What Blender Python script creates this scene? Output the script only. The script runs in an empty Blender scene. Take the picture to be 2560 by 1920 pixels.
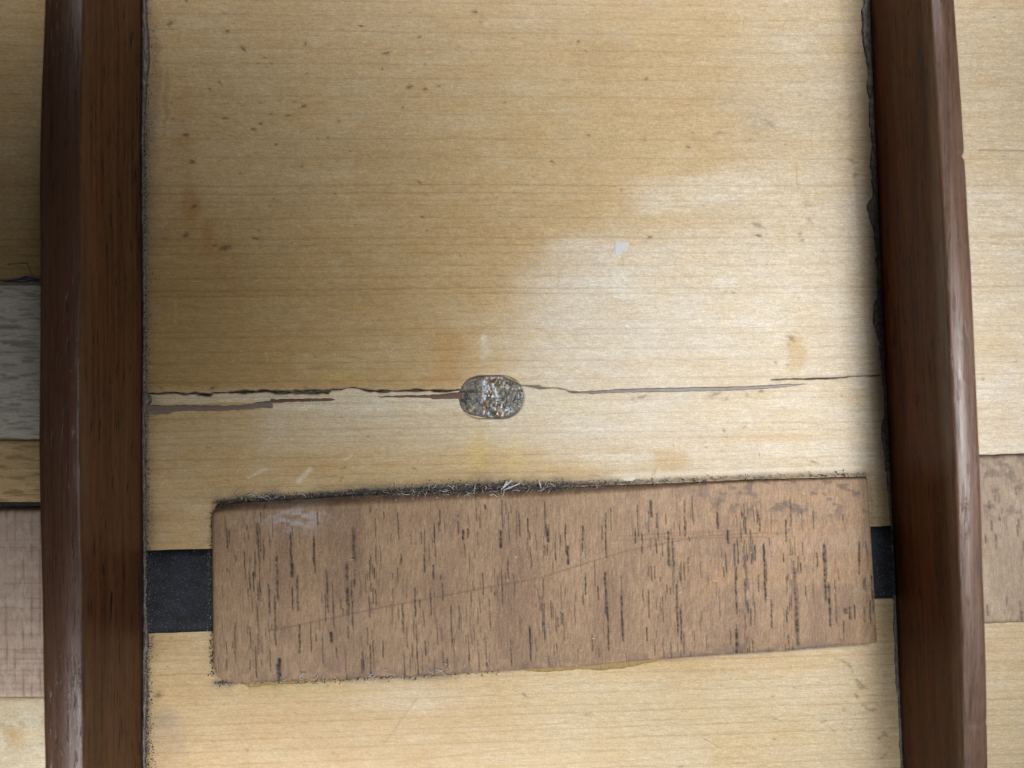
import bpy, math, random
import numpy as np
from mathutils import Vector

random.seed(7)
rng = np.random.default_rng(7)
sc = bpy.context.scene
COL = sc.collection

# ------------------------------------------------------------------ camera
U = 1e-4                      # one step of the drawing grid = 0.1 mm
D = 0.193                     # camera height above the board
def wx(px): return (px - 1280) * U
def wy(py): return (960 - py) * U

cam_d = bpy.data.cameras.new('camera'); cam = bpy.data.objects.new('camera', cam_d)
COL.objects.link(cam); cam.location = (0, 0, D); cam.rotation_euler = (0, 0, 0)
cam_d.sensor_width = 36; cam_d.lens = 18 * D / 0.128
cam_d.clip_start = 0.005; cam_d.clip_end = 20
cam_d.dof.use_dof = True; cam_d.dof.focus_distance = D - 0.001; cam_d.dof.aperture_fstop = 10.5
sc.camera = cam

# ------------------------------------------------------------------ light
sc.view_settings.view_transform = 'Standard'; sc.view_settings.look = 'None'
sc.view_settings.exposure = 0.0; sc.view_settings.gamma = 1
w = bpy.data.worlds.new('World'); sc.world = w; w.use_nodes = True
bg = w.node_tree.nodes['Background']; bg.inputs[0].default_value = (0.80, 0.88, 1.0, 1); bg.inputs[1].default_value = 0.01

def aim(o, t):
    o.rotation_euler = (Vector(t) - o.location).to_track_quat('-Z', 'Y').to_euler()
def area(name, loc, tgt, sx, sy, power, col, spread=180):
    l = bpy.data.lights.new(name, 'AREA'); l.shape = 'RECTANGLE'; l.size = sx; l.size_y = sy
    l.energy = power; l.color = col; l.spread = math.radians(spread)
    o = bpy.data.objects.new(name, l); COL.objects.link(o); o.location = loc; aim(o, tgt); return o
def spot(name, loc, tgt, power, cone, col, radius=0.03, blend=1.0):
    l = bpy.data.lights.new(name, 'SPOT'); l.energy = power; l.color = col
    l.spot_size = math.radians(cone); l.spot_blend = blend; l.shadow_soft_size = radius
    o = bpy.data.objects.new(name, l); COL.objects.link(o); o.location = loc; aim(o, tgt); return o
area('window_light', (0.42, -0.12, 0.58), (0.09, -0.05, 0), 0.22, 0.30, 0.080, (1.0, 0.985, 0.98), 37)
area('centre_pool_light', (0.20, -0.03, 0.45), (0.072, 0.0, 0), 0.12, 0.16, 0.094, (0.985, 0.99, 1.0), 30)  # added light, no real source; makes the bright pool right of centre
area('lower_fill', (-0.04, -0.36, 0.36), (-0.04, -0.215, 0), 0.30, 0.10, 0.34, (1.0, 0.985, 0.955), 37)  # added light along the bottom, spread narrowed to keep the left middle dark
area('lower_left_fill', (-0.12, -0.24, 0.30), (-0.12, -0.19, 0), 0.12, 0.10, 0.082, (0.98, 0.985, 1.0), 50)  # added fill for the lower left bay and rib
area('lower_mid_fill', (-0.05, -0.30, 0.42), (-0.05, -0.15, 0), 0.20, 0.12, 0.06, (1.0, 0.985, 0.96), 40)  # added weak fill over the lower middle
area('upper_fill', (0.02, 0.36, 0.40), (0.0, 0.215, 0), 0.36, 0.10, 0.43, (1.0, 0.98, 0.955), 34)  # added light along the top, spread narrowed to keep the left middle dark

# ------------------------------------------------------------------ noise
def _hash(ix, iy, s):
    h = (ix.astype(np.int64) * 374761393 + iy.astype(np.int64) * 668265263 + s * 974634777) & 0xffffffff
    h = ((h ^ (h >> 13)) * 1274126177) & 0xffffffff
    h = ((h ^ (h >> 15)) * 2246822519) & 0xffffffff
    return ((h ^ (h >> 16)) & 0xffff) / 65535.0
def vn(x, y, s):
    x = np.asarray(x, float); y = np.asarray(y, float)
    ix = np.floor(x); iy = np.floor(y); fx = x - ix; fy = y - iy
    fx = fx * fx * (3 - 2 * fx); fy = fy * fy * (3 - 2 * fy)
    a = _hash(ix, iy, s); b = _hash(ix + 1, iy, s); c = _hash(ix, iy + 1, s); d = _hash(ix + 1, iy + 1, s)
    return (a * (1 - fx) + b * fx) * (1 - fy) + (c * (1 - fx) + d * fx) * fy
def fbm(x, y, s, o=4):
    r = 0; a = 0.5; t = 0
    for i in range(o):
        r = r + a * vn(x * 2 ** i, y * 2 ** i, s + 31 * i); t += a; a *= 0.55
    return r / t
def ss(a, b, x):
    t = np.clip((x - a) / (b - a), 0, 1); return t * t * (3 - 2 * t)
def mixc(c, col, m):
    return c * (1 - m[..., None]) + np.array(col) * m[..., None]

# ------------------------------------------------------------------ mesh helpers
def link(name, me, mat, parent=None):
    o = bpy.data.objects.new(name, me); COL.objects.link(o)
    if mat: me.materials.append(mat)
    if parent: o.parent = parent
    return o
def grid_mesh(name, X, Y, Z, col=None, aux=None, skirt=None, smooth=True):
    """X,Y,Z arrays (rows, cols) in metres; skirt = z the border is carried down to (closed below)."""
    R, C = X.shape
    co = np.stack([X, Y, Z], -1).reshape(-1, 3)
    idx = np.arange(R * C).reshape(R, C)
    q = np.stack([idx[:-1, :-1], idx[1:, :-1], idx[1:, 1:], idx[:-1, 1:]], -1).reshape(-1, 4)
    c = None if col is None else col.reshape(-1, 3); a = None if aux is None else aux.reshape(-1, 3)
    nsm = len(q)
    loops = [q.ravel()]; lens = np.full(len(q), 4)
    if skirt is not None:
        b = np.concatenate([idx[0, :], idx[1:, -1], idx[-1, -2::-1], idx[-2:0:-1, 0]])
        n0 = len(co); low = co[b].copy(); low[:, 2] = skirt
        co = np.vstack([co, low])
        if c is not None: c = np.vstack([c, c[b]])
        if a is not None: a = np.vstack([a, a[b]])
        k = np.arange(len(b)); k2 = (k + 1) % len(b)
        q2 = np.stack([b[k], b[k2], n0 + k2, n0 + k], -1)
        loops.append(q2.ravel()); lens = np.concatenate([lens, np.full(len(q2), 4), [len(b)]])
        loops.append(n0 + k)
    L = np.concatenate(loops).astype(np.int32)
    me = bpy.data.meshes.new(name)
    me.vertices.add(len(co)); me.vertices.foreach_set('co', co.astype(np.float32).ravel())
    me.loops.add(len(L)); me.loops.foreach_set('vertex_index', L)
    me.polygons.add(len(lens)); st = np.concatenate([[0], np.cumsum(lens)[:-1]]).astype(np.int32)
    me.polygons.foreach_set('loop_start', st)
    me.update(calc_edges=True); me.validate()
    sm = np.zeros(len(me.polygons), bool); sm[:nsm] = smooth
    me.polygons.foreach_set('use_smooth', sm)
    for nm, v in (('col', c), ('aux', a)):
        if v is not None:
            at = me.attributes.new(nm, 'FLOAT_COLOR', 'POINT')
            at.data.foreach_set('color', np.hstack([v, np.ones((len(v), 1))]).astype(np.float32).ravel())
    return me
def tag(o, label=None, cat=None, group=None, kind=None):
    if label: o['label'] = label
    if cat: o['category'] = cat
    if group: o['group'] = group
    if kind: o['kind'] = kind
    return o
def empty(name, loc=(0, 0, 0)):
    o = bpy.data.objects.new(name, None); COL.objects.link(o); o.location = loc; o.empty_display_size = 0.01; return o

# ------------------------------------------------------------------ materials
class NT:
    def __init__(s, name):
        s.m = bpy.data.materials.new(name); s.m.use_nodes = True; s.t = s.m.node_tree
        s.b = s.t.nodes['Principled BSDF']; s.tc = s.t.nodes.new('ShaderNodeTexCoord')
    def n(s, ty, **k):
        x = s.t.nodes.new(ty)
        for a, b in k.items(): setattr(x, a, b)
        return x
    def l(s, a, b): s.t.links.new(a, b)
    def noise(s, scale, detail=3, rough=0.55, dist=0.0, rot=0.0):
        mp = s.n('ShaderNodeMapping'); mp.inputs['Scale'].default_value = scale; mp.inputs['Rotation'].default_value = (0, 0, rot)
        s.l(s.tc.outputs['Object'], mp.inputs['Vector'])
        nz = s.n('ShaderNodeTexNoise'); nz.inputs['Scale'].default_value = 1
        nz.inputs['Detail'].default_value = detail; nz.inputs['Roughness'].default_value = rough; nz.inputs['Distortion'].default_value = dist
        s.l(mp.outputs[0], nz.inputs['Vector']); return nz.outputs['Fac']
    def ramp(s, f, pts):
        r = s.n('ShaderNodeValToRGB'); e = r.color_ramp.elements
        while len(e) < len(pts): e.new(0.5)
        for i, (p, c) in enumerate(pts):
            e[i].position = p; e[i].color = (c, c, c, 1) if isinstance(c, (int, float)) else (*c, 1)
        s.l(f, r.inputs[0]); return r.outputs[0]
    def rng(s, f, a, b, c, d):
        m = s.n('ShaderNodeMapRange'); m.inputs[1].default_value = a; m.inputs[2].default_value = b
        m.inputs[3].default_value = c; m.inputs[4].default_value = d; s.l(f, m.inputs[0]); return m.outputs[0]
    def math(s, op, a, b):
        m = s.n('ShaderNodeMath', operation=op)
        for i, v in enumerate((a, b)):
            if isinstance(v, (int, float)): m.inputs[i].default_value = v
            else: s.l(v, m.inputs[i])
        return m.outputs[0]
    def mix(s, a, b, f, mode='MIX'):
        m = s.n('ShaderNodeMix', data_type='RGBA', blend_type=mode)
        for i, v in ((0, f), (6, a), (7, b)):
            if isinstance(v, (int, float)): m.inputs[i].default_value = v
            elif isinstance(v, tuple): m.inputs[i].default_value = (*v, 1)
            else: s.l(v, m.inputs[i])
        return m.outputs[2]
    def attr(s, nm='col'):
        a = s.n('ShaderNodeAttribute', attribute_name=nm); return a
    def bump(s, h, strength, dist):
        b = s.n('ShaderNodeBump'); b.inputs['Strength'].default_value = strength; b.inputs['Distance'].default_value = dist
        s.l(h, b.inputs['Height']); s.l(b.outputs[0], s.b.inputs['Normal'])
    def done(s, col, rough, spec=0.5, coat=0.0, coat_r=0.2, top=None):
        if isinstance(col, tuple): s.b.inputs['Base Color'].default_value = (*col, 1)
        else: s.l(col, s.b.inputs['Base Color'])
        if isinstance(rough, (int, float)): s.b.inputs['Roughness'].default_value = rough
        else: s.l(rough, s.b.inputs['Roughness'])
        s.b.inputs['Specular IOR Level'].default_value = spec
        if top is not None: s.l(top, s.b.inputs['Specular IOR Level'])
        s.b.inputs['Coat Weight'].default_value = coat; s.b.inputs['Coat Roughness'].default_value = coat_r
        return s.m

def mat_painted_wood(name, along='x', fibre=0.18, fleck=0.26, rough=(0.38, 0.55), bump=0.45, spec=0.4):
    """wood whose stains come with the piece; fibres, flecks and pores are noise in the shader"""
    t = NT(name)
    sx, sy = (260, 5200) if along == 'x' else (5200, 420)
    f1 = t.noise((sx, sy, 900), 4, 0.6)
    f2 = t.noise((sx * 3.4, sy * 0.5, 900) if along == 'x' else (sx * 0.5, sy * 3.4, 900), 3, 0.6)
    f3 = t.noise((2500, 3300, 2000), 4, 0.72, 0.3)
    c = t.attr('col').outputs['Color']
    v = t.math('ADD', t.rng(f1, 0.25, 0.75, 1 - fibre, 1 + fibre), t.rng(f2, 0.25, 0.75, -fibre * 0.6, fibre * 0.6))
    v = t.math('MULTIPLY', v, t.rng(f3, 0.25, 0.75, 1 - fleck, 1 + fleck))
    cc = t.n('ShaderNodeCombineColor'); [t.l(v, cc.inputs[i]) for i in range(3)]
    col = t.mix(c, cc.outputs[0], 1.0, 'MULTIPLY')
    h = t.math('ADD', f1, t.math('MULTIPLY', f3, 0.8))
    t.bump(h, bump, 0.00006)
    aux = t.attr('aux'); sp = t.n('ShaderNodeSeparateColor'); t.l(aux.outputs['Color'], sp.inputs[0])
    r = t.math('ADD', t.rng(f3, 0.3, 0.7, rough[0], rough[1]), sp.outputs[0])
    return t.done(col, r, spec)

M_board = mat_painted_wood('varnished_spruce', 'x')
M_patch = mat_painted_wood('walnut_across', 'y', 0.24, 0.26, (0.5, 0.7), 0.5, 0.35)
M_saw = mat_painted_wood('rough_sawn_wood', 'y', 0.16, 0.10, (0.6, 0.8), 0.5, 0.25)

def mat_rib(name, base, dark, spec, rough, sheen_tone):
    t = NT(name)
    a = t.noise((700, 18, 700), 4, 0.6, 0.6); b = t.noise((2600, 60, 2600), 5, 0.7, 0.2)
    p = t.noise((1500, 150, 1300), 3, 0.55, 0.2); g = t.noise((4200, 3600, 4200), 3, 0.6); big = t.noise((70, 12, 70), 3, 0.5, 0.5)
    fl = t.noise((1500, 420, 1500), 4, 0.65, 0.3)
    f = t.math('ADD', t.math('ADD', t.math('MULTIPLY', a, 0.42), t.math('MULTIPLY', b, 0.38)), t.math('MULTIPLY', fl, 0.2))
    c = t.mix(dark, base, t.rng(f, 0.43, 0.57, 0, 1))
    c = t.mix(c, (base[0] * 1.35, base[1] * 1.25, base[2] * 1.1), t.rng(big, 0.45, 0.75, 0, 0.5))
    c = t.mix(c, (base[0] * .55, base[1] * .5, base[2] * .5), t.rng(fl, 0.55, 0.70, 0, 0.5))
    c = t.mix(c, (0.010, 0.004, 0.003), t.rng(p, 0.61, 0.67, 0, 0.9))
    c = t.mix(c, (base[0] * 2.4, base[1] * 2.6, base[2] * 2.8), t.rng(g, 0.60, 0.72, 0, 0.38))
    sx = t.n('ShaderNodeSeparateXYZ'); t.l(t.tc.outputs['Object'], sx.inputs[0])
    top = t.math('MULTIPLY', t.rng(sx.outputs[2], 0.0225, 0.0265, 0, 1), t.rng(f, 0.38, 0.60, 0.35, 1.0))
    c = t.mix(c, sheen_tone, t.math('MULTIPLY', top, 0.75))                    # rubbed top, with its greyish sheen put into the colour
    t.bump(t.math('SUBTRACT', f, t.math('MULTIPLY', t.rng(p, 0.60, 0.68, 0, 1), 0.5)), 0.55, 0.00022)
    return t.done(c, t.math('SUBTRACT', t.rng(b, 0.35, 0.65, rough - .07, rough + .08), t.math('MULTIPLY', top, 0.13)), spec, top=t.math('ADD', t.math('MULTIPLY', top, spec * .75), spec * .5))
M_ribL = mat_rib('mahogany_brown', (0.185, 0.088, 0.045), (0.075, 0.031, 0.015), 0.40, 0.40, (0.125, 0.066, 0.044))
M_ribR = mat_rib('mahogany_red_brown', (0.120, 0.036, 0.009), (0.032, 0.008, 0.002), 0.34, 0.42, (0.205, 0.135, 0.100))

def mat_noise2(name, c1, c2, sc_, lo, hi, rough, spec=0.5, bump=0.3, bd=0.0001, coat=0.0, trans=0.0):
    t = NT(name); n1 = t.noise(sc_, 5, 0.65, 0.3); n2 = t.noise(tuple(v * 3.7 for v in sc_), 3, 0.6)
    f = t.math('ADD', t.math('MULTIPLY', n1, 0.6), t.math('MULTIPLY', n2, 0.4))
    t.bump(f, bump, bd)
    if trans: t.b.inputs['Transmission Weight'].default_value = trans; t.b.inputs['IOR'].default_value = 1.48
    return t.done(t.mix(c1, c2, t.rng(f, lo, hi, 0, 1)), rough, spec, coat, 0.15)
M_filler = mat_noise2('grey_brown_filler', (0.15, 0.115, 0.095), (0.26, 0.205, 0.17), (300, 1500, 800), 0.35, 0.65, 0.5)
M_filler2 = mat_noise2('red_brown_filler', (0.10, 0.052, 0.036), (0.19, 0.11, 0.08), (300, 1800, 800), 0.35, 0.65, 0.4)
M_filler3 = mat_noise2('ash_grey_filler', (0.13, 0.105, 0.09), (0.25, 0.21, 0.185), (300, 1800, 800), 0.35, 0.65, 0.45)
M_glue_dark = mat_noise2('old_dark_glue', (0.045, 0.038, 0.033), (0.24, 0.21, 0.185), (1500, 900, 1500), 0.38, 0.62, 0.42, 0.45, 0.6, 0.0002, 0.0)
M_glue_amber = mat_noise2('amber_glue', (0.24, 0.155, 0.05), (0.42, 0.30, 0.13), (1500, 500, 900), 0.35, 0.65, 0.5, 0.3, 0.4, 0.0001, 0.0)
M_dust = mat_noise2('grey_dust', (0.20, 0.18, 0.15), (0.46, 0.43, 0.37), (3000, 3000, 3000), 0.40, 0.60, 0.9, 0.1)
M_grit_gap_dark = mat_noise2('black_grime_and_gap', (0.02, 0.02, 0.022), (0.09, 0.085, 0.08), (3000, 3000, 3000), 0.40, 0.60, 0.8, 0.2)
M_fibre = mat_noise2('white_lint', (0.50, 0.52, 0.54), (0.75, 0.78, 0.80), (3000, 3000, 3000), 0.40, 0.60, 0.6, 0.3)
M_paper = mat_noise2('white_paper', (0.60, 0.60, 0.58), (0.82, 0.82, 0.81), (2200, 4500, 900), 0.35, 0.65, 0.45, 0.4, 0.8, 0.0003)
M_cream = mat_noise2('cream_wax', (0.58, 0.52, 0.40), (0.72, 0.67, 0.54), (1500, 2500, 900), 0.35, 0.65, 0.5, 0.3)
M_blue = mat_noise2('blue_thread', (0.02, 0.04, 0.12), (0.06, 0.10, 0.24), (3000, 3000, 3000), 0.40, 0.60, 0.8, 0.2)

def mat_black():
    t = NT('black_stained_strip')
    a = t.noise((500, 7000, 900), 4, 0.65); b = t.noise((4200, 6500, 3000), 3, 0.7); g = t.noise((200, 300, 200), 3, 0.6)
    c = t.mix((0.005, 0.006, 0.010), (0.017, 0.022, 0.034), t.rng(g, 0.35, 0.65, 0, 1))
    c = t.mix(c, (0.22, 0.25, 0.27), t.math('MULTIPLY', t.rng(b, 0.58, 0.70, 0, 0.9), t.rng(a, 0.40, 0.60, 0.2, 1)))
    t.bump(t.math('ADD', a, b), 0.35, 0.00006)
    return t.done(c, 0.6, 0.28)
M_black = mat_black()

def mat_plug():
    t = NT('glue_and_grit_plug')
    n = t.noise((2500, 2500, 2500), 5, 0.7, 0.4)
    c = t.attr('col').outputs['Color']
    v = t.rng(n, 0.32, 0.68, 0.45, 1.6); cc = t.n('ShaderNodeCombineColor'); [t.l(v, cc.inputs[i]) for i in range(3)]
    t.bump(n, 0.6, 0.00025)
    sp = t.n('ShaderNodeSeparateColor'); t.l(t.attr('aux').outputs['Color'], sp.inputs[0])
    return t.done(t.mix(c, cc.outputs[0], 1.0, 'MULTIPLY'), sp.outputs[0], 0.7, 0.2, 0.1)
M_plug = mat_plug()

# ------------------------------------------------------------------ the soundboard
def polyd(PX, PY, pts):
    """vertical offset of each point from the polyline (points by x), nan-free"""
    xs = [p[0] for p in pts]; ys = [p[1] for p in pts]
    return PY - np.interp(PX, xs, ys), (PX >= xs[0]) & (PX <= xs[-1])
crackA = [(340,984.5,2.0),(369,984.3,3.0),(402,983.2,3.4),(436,981.4,2.4),(463,984.8,5),(490,982.5,3.4),(495,986,4),(526,987,5),(531,981.4,3),(544,981.8,5),
          (576,981.4,6),(610,979.6,6.5),(639,979,5.5),(666,977.3,5),(689,980,6),(734,980,7),(768,979,8),(800,978.7,7),(822,979,8),(826,973,3),(850,974,5),
          (858,972,4),(866,969,2),(885,969,1.5),(905,973,2),(922,977.5,4),(945,978,5),(990,977,5),(1060,976,5),(1115,977,4),(1165,973,3)]
crackB = [(1300,962,3),(1345,967,7),(1362,970,2),(1390,970,3),(1412,974,2),(1424,979.5,3),(1450,981,5),(1485,981,4)]
crackC = [(1925,949.5,0.8),(1960,947.2,2.0),(2030,946.8,2.4),(2090,945.2,2.2),(2130,940.6,2.0),(2200,939,1.8)]
TOPE = [(536,1262),(600,1255),(700,1249),(804,1243),(900,1237),(1000,1233),(1100,1227),(1240,1224),(1480,1216),(1719,1206),(1900,1198),(2165,1191)]
BOTE = [(540,1702),(628,1699),(897,1690),(1083,1683),(1240,1673),(1432,1663),(1719,1638),(1959,1623),(2189,1604)]

specks = []
for x, y, r in [(200,140,5),(540,185,5),(300,5,4),(1000,260,4.5),(635,290,4),(765,342,3),(800,375,2.5),(720,375,2.5),(1008,432,3.5),(492,487,5.5),(435,527,3),(738,610,2.5),
    (940,605,3),(990,630,4),(900,685,3.5),(795,675,2.5),(733,733,5),(693,765,3),(295,800,6.5),(165,800,4),(1070,815,3.5),(1135,815,3.5),(825,857,2.5),(1262,895,3.5),
    (333,960,5.5),(978,987,3),(1480,315,5),(1455,408,3),(1710,378,3),(1615,515,4),(1705,527,4),(1790,510,2.5),(1578,638,4),(1200,718,3),(1175,1148,4.5),(815,1178,3.5),
    (345,1222,7),(790,1222,3.5),(295,1395,7),(708,1413,5),(730,1368,3),(467,1457,5),(530,1467,6),(1690,1285,3.5),(1620,1338,2.5),(1720,1365,2.5),(1675,1080,3),
    (2000,70,3.5),(2035,128,3),(1515,162,2.5),(1330,155,2.5),(1615,75,2.5),(1518,63,2.5),(1670,220,3),(610,1027,4),(195,352,2.5),(210,610,4),(212,705,4),(530,700,4)]:
    specks.append((x / 2.363 + 340, y / 2.37, r, 0.85))
for x, y, r, d in [(457,230,5,.9),(828,437,3.5,.9),(513,748,6,.8),(50,566,4,.6),(928,290,2.5,.8),(312,895,3,.8),(208,977,3,.7),(1230,735,4,.6),(1090,733,2.5,.6),
    (1063,814,2.5,.7),(1450,1303,4,.9),(1680,1300,6,.5),(1720,1130,8,.45),(1735,1220,9,.4),(1690,1330,5,.5),(1520,690,9,.35),(850,1310,5,.8),(693,1050,3,.6),
    (498,282,3,.7),(90,210,2.5,.6),(1450,1245,6,.55),(1965,885,5,.5),(1990,965,6,.55),(1600,800,3,.5),(260,610,2.5,.6),(130,1265,3,.5),(820,775,3,.5),(1405,770,3,.5)]:
    specks.append((x / 2.212 + 1240, y / 2.212, r, d))
for x, y, r, d in [(402,969,4,.8),(532,970,5,.85),(765,971,3,.6),(858,1170,4,.7),(1036,1171,3.5,.7),(919,1090,3,.7),(521,1119,3,.5),(1977,845,6,.6),(1973,861,5,.6),(1938,906,5,.6),
    (1968,912,6,.45),(1600,993,9,.55),(1789,985,8,.5),(1816,998,7,.4),(1868,988,7,.45),(1901,978,5,.6),(1945,950,7,.4),(1466,1068,4,.6),(1810,1077,4,.7),(1815,1092,3,.6),(1765,1118,3.5,.6),
    (1930,1119,3,.5),(2035,1155,6,.6),(2025,1163,4,.6),(1962,1022,3,.4),(396,1737,7,.75),(420,1666,3.5,.6),(788,1709,3.5,.85),(820,1715,3.5,.8),(748,1701,4,.95),(690,1741,3,.5),
    (738,1783,3,.5),(618,1875,4,.5),(832,1882,3.5,.4),(1001,1908,3,.4),(1311,1737,4,.6),(1316,1741,3,.5),(1468,1786,5,.45),(1940,1798,3.5,.7),(1932,1742,3,.6),(1985,1719,3,.6),
    (1935,1848,3,.7),(2060,1803,5,.5),(2110,1772,3,.6),(2109,1777,3,.6),(1702,1916,5,.6),(2084,1826,3,.5),(2127,1824,3,.4),(1815,1748,2.5,.5),(2508,390,5,.5),(2413,428,3,.6),
    (2458,947,5,.6),(2537,905,3,.4),(2460,530,3,.4),(2440,700,2.5,.5),(2487,43,3,.5),(2510,1660,3,.4),(70,580,3,.5),(40,200,3,.35)]:
    specks.append((x, y, r, d))
for i in range(150):
    specks.append((rng.uniform(370, 2140), rng.uniform(0, 1920), rng.uniform(1.3, 2.3), rng.uniform(.3, .7)))
for pts in ([(2105,1652),(2118,1658),(2126,1668),(2132,1680)],[(2140,1700),(2150,1708),(2158,1718),(2168,1722)],[(2145,1712),(2152,1722),(2160,1716)],[(2138,1735),(2144,1745)],
            [(2158,1760),(2165,1770),(2175,1776),(2188,1773)],[(2196,1848),(2205,1840),(2212,1830)],[(2215,1840),(2213,1828)],[(2205,1895),(2215,1885)]):
    for (x0, y0), (x1, y1) in zip(pts, pts[1:]):
        for t in np.linspace(0, 1, 4): specks.append((x0 + (x1 - x0) * t, y0 + (y1 - y0) * t, 3.3, .6))

def wood_lines(PX, PY):
    slope = 0.012 - 0.047 * np.clip(PY, -400, 2400) / 1920
    v = PY - slope * (PX - 1280) + 7 * (fbm(PX / 600, PY / 260, 5, 2) - 0.5) + 2.5 * (vn(PX / 90, PY / 40, 9) - .5)
    r2 = np.random.default_rng(21)
    tv = np.arange(-3000, 5000, 1.0); prof = np.zeros_like(tv)
    known = [8,44,82,125,163,198,243,287,348,395,464,484,503,515,545,570,595,612,632]
    ys = list(known)
    y = 632
    while y < 4900: y += r2.uniform(13, 34) if y > 1100 else r2.uniform(11, 38); ys.append(y)
    y = 8
    while y > -2900: y -= r2.uniform(30, 50); ys.append(y)
    for yy in ys:
        s = r2.uniform(0.5, 1.15); wd = r2.uniform(1.3, 2.3)
        d = tv - yy
        prof += s * np.where(d > 0, np.exp(-(d / wd) ** 2), np.exp(-(d / wd) ** 2) * 0.86 + 0.14 * np.exp(-np.abs(d) / 12))
    g = np.interp(v, tv, prof)
    g = g * (0.45 + 1.0 * fbm(PX / 150, v / 14, 12, 4))
    return v, g

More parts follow.
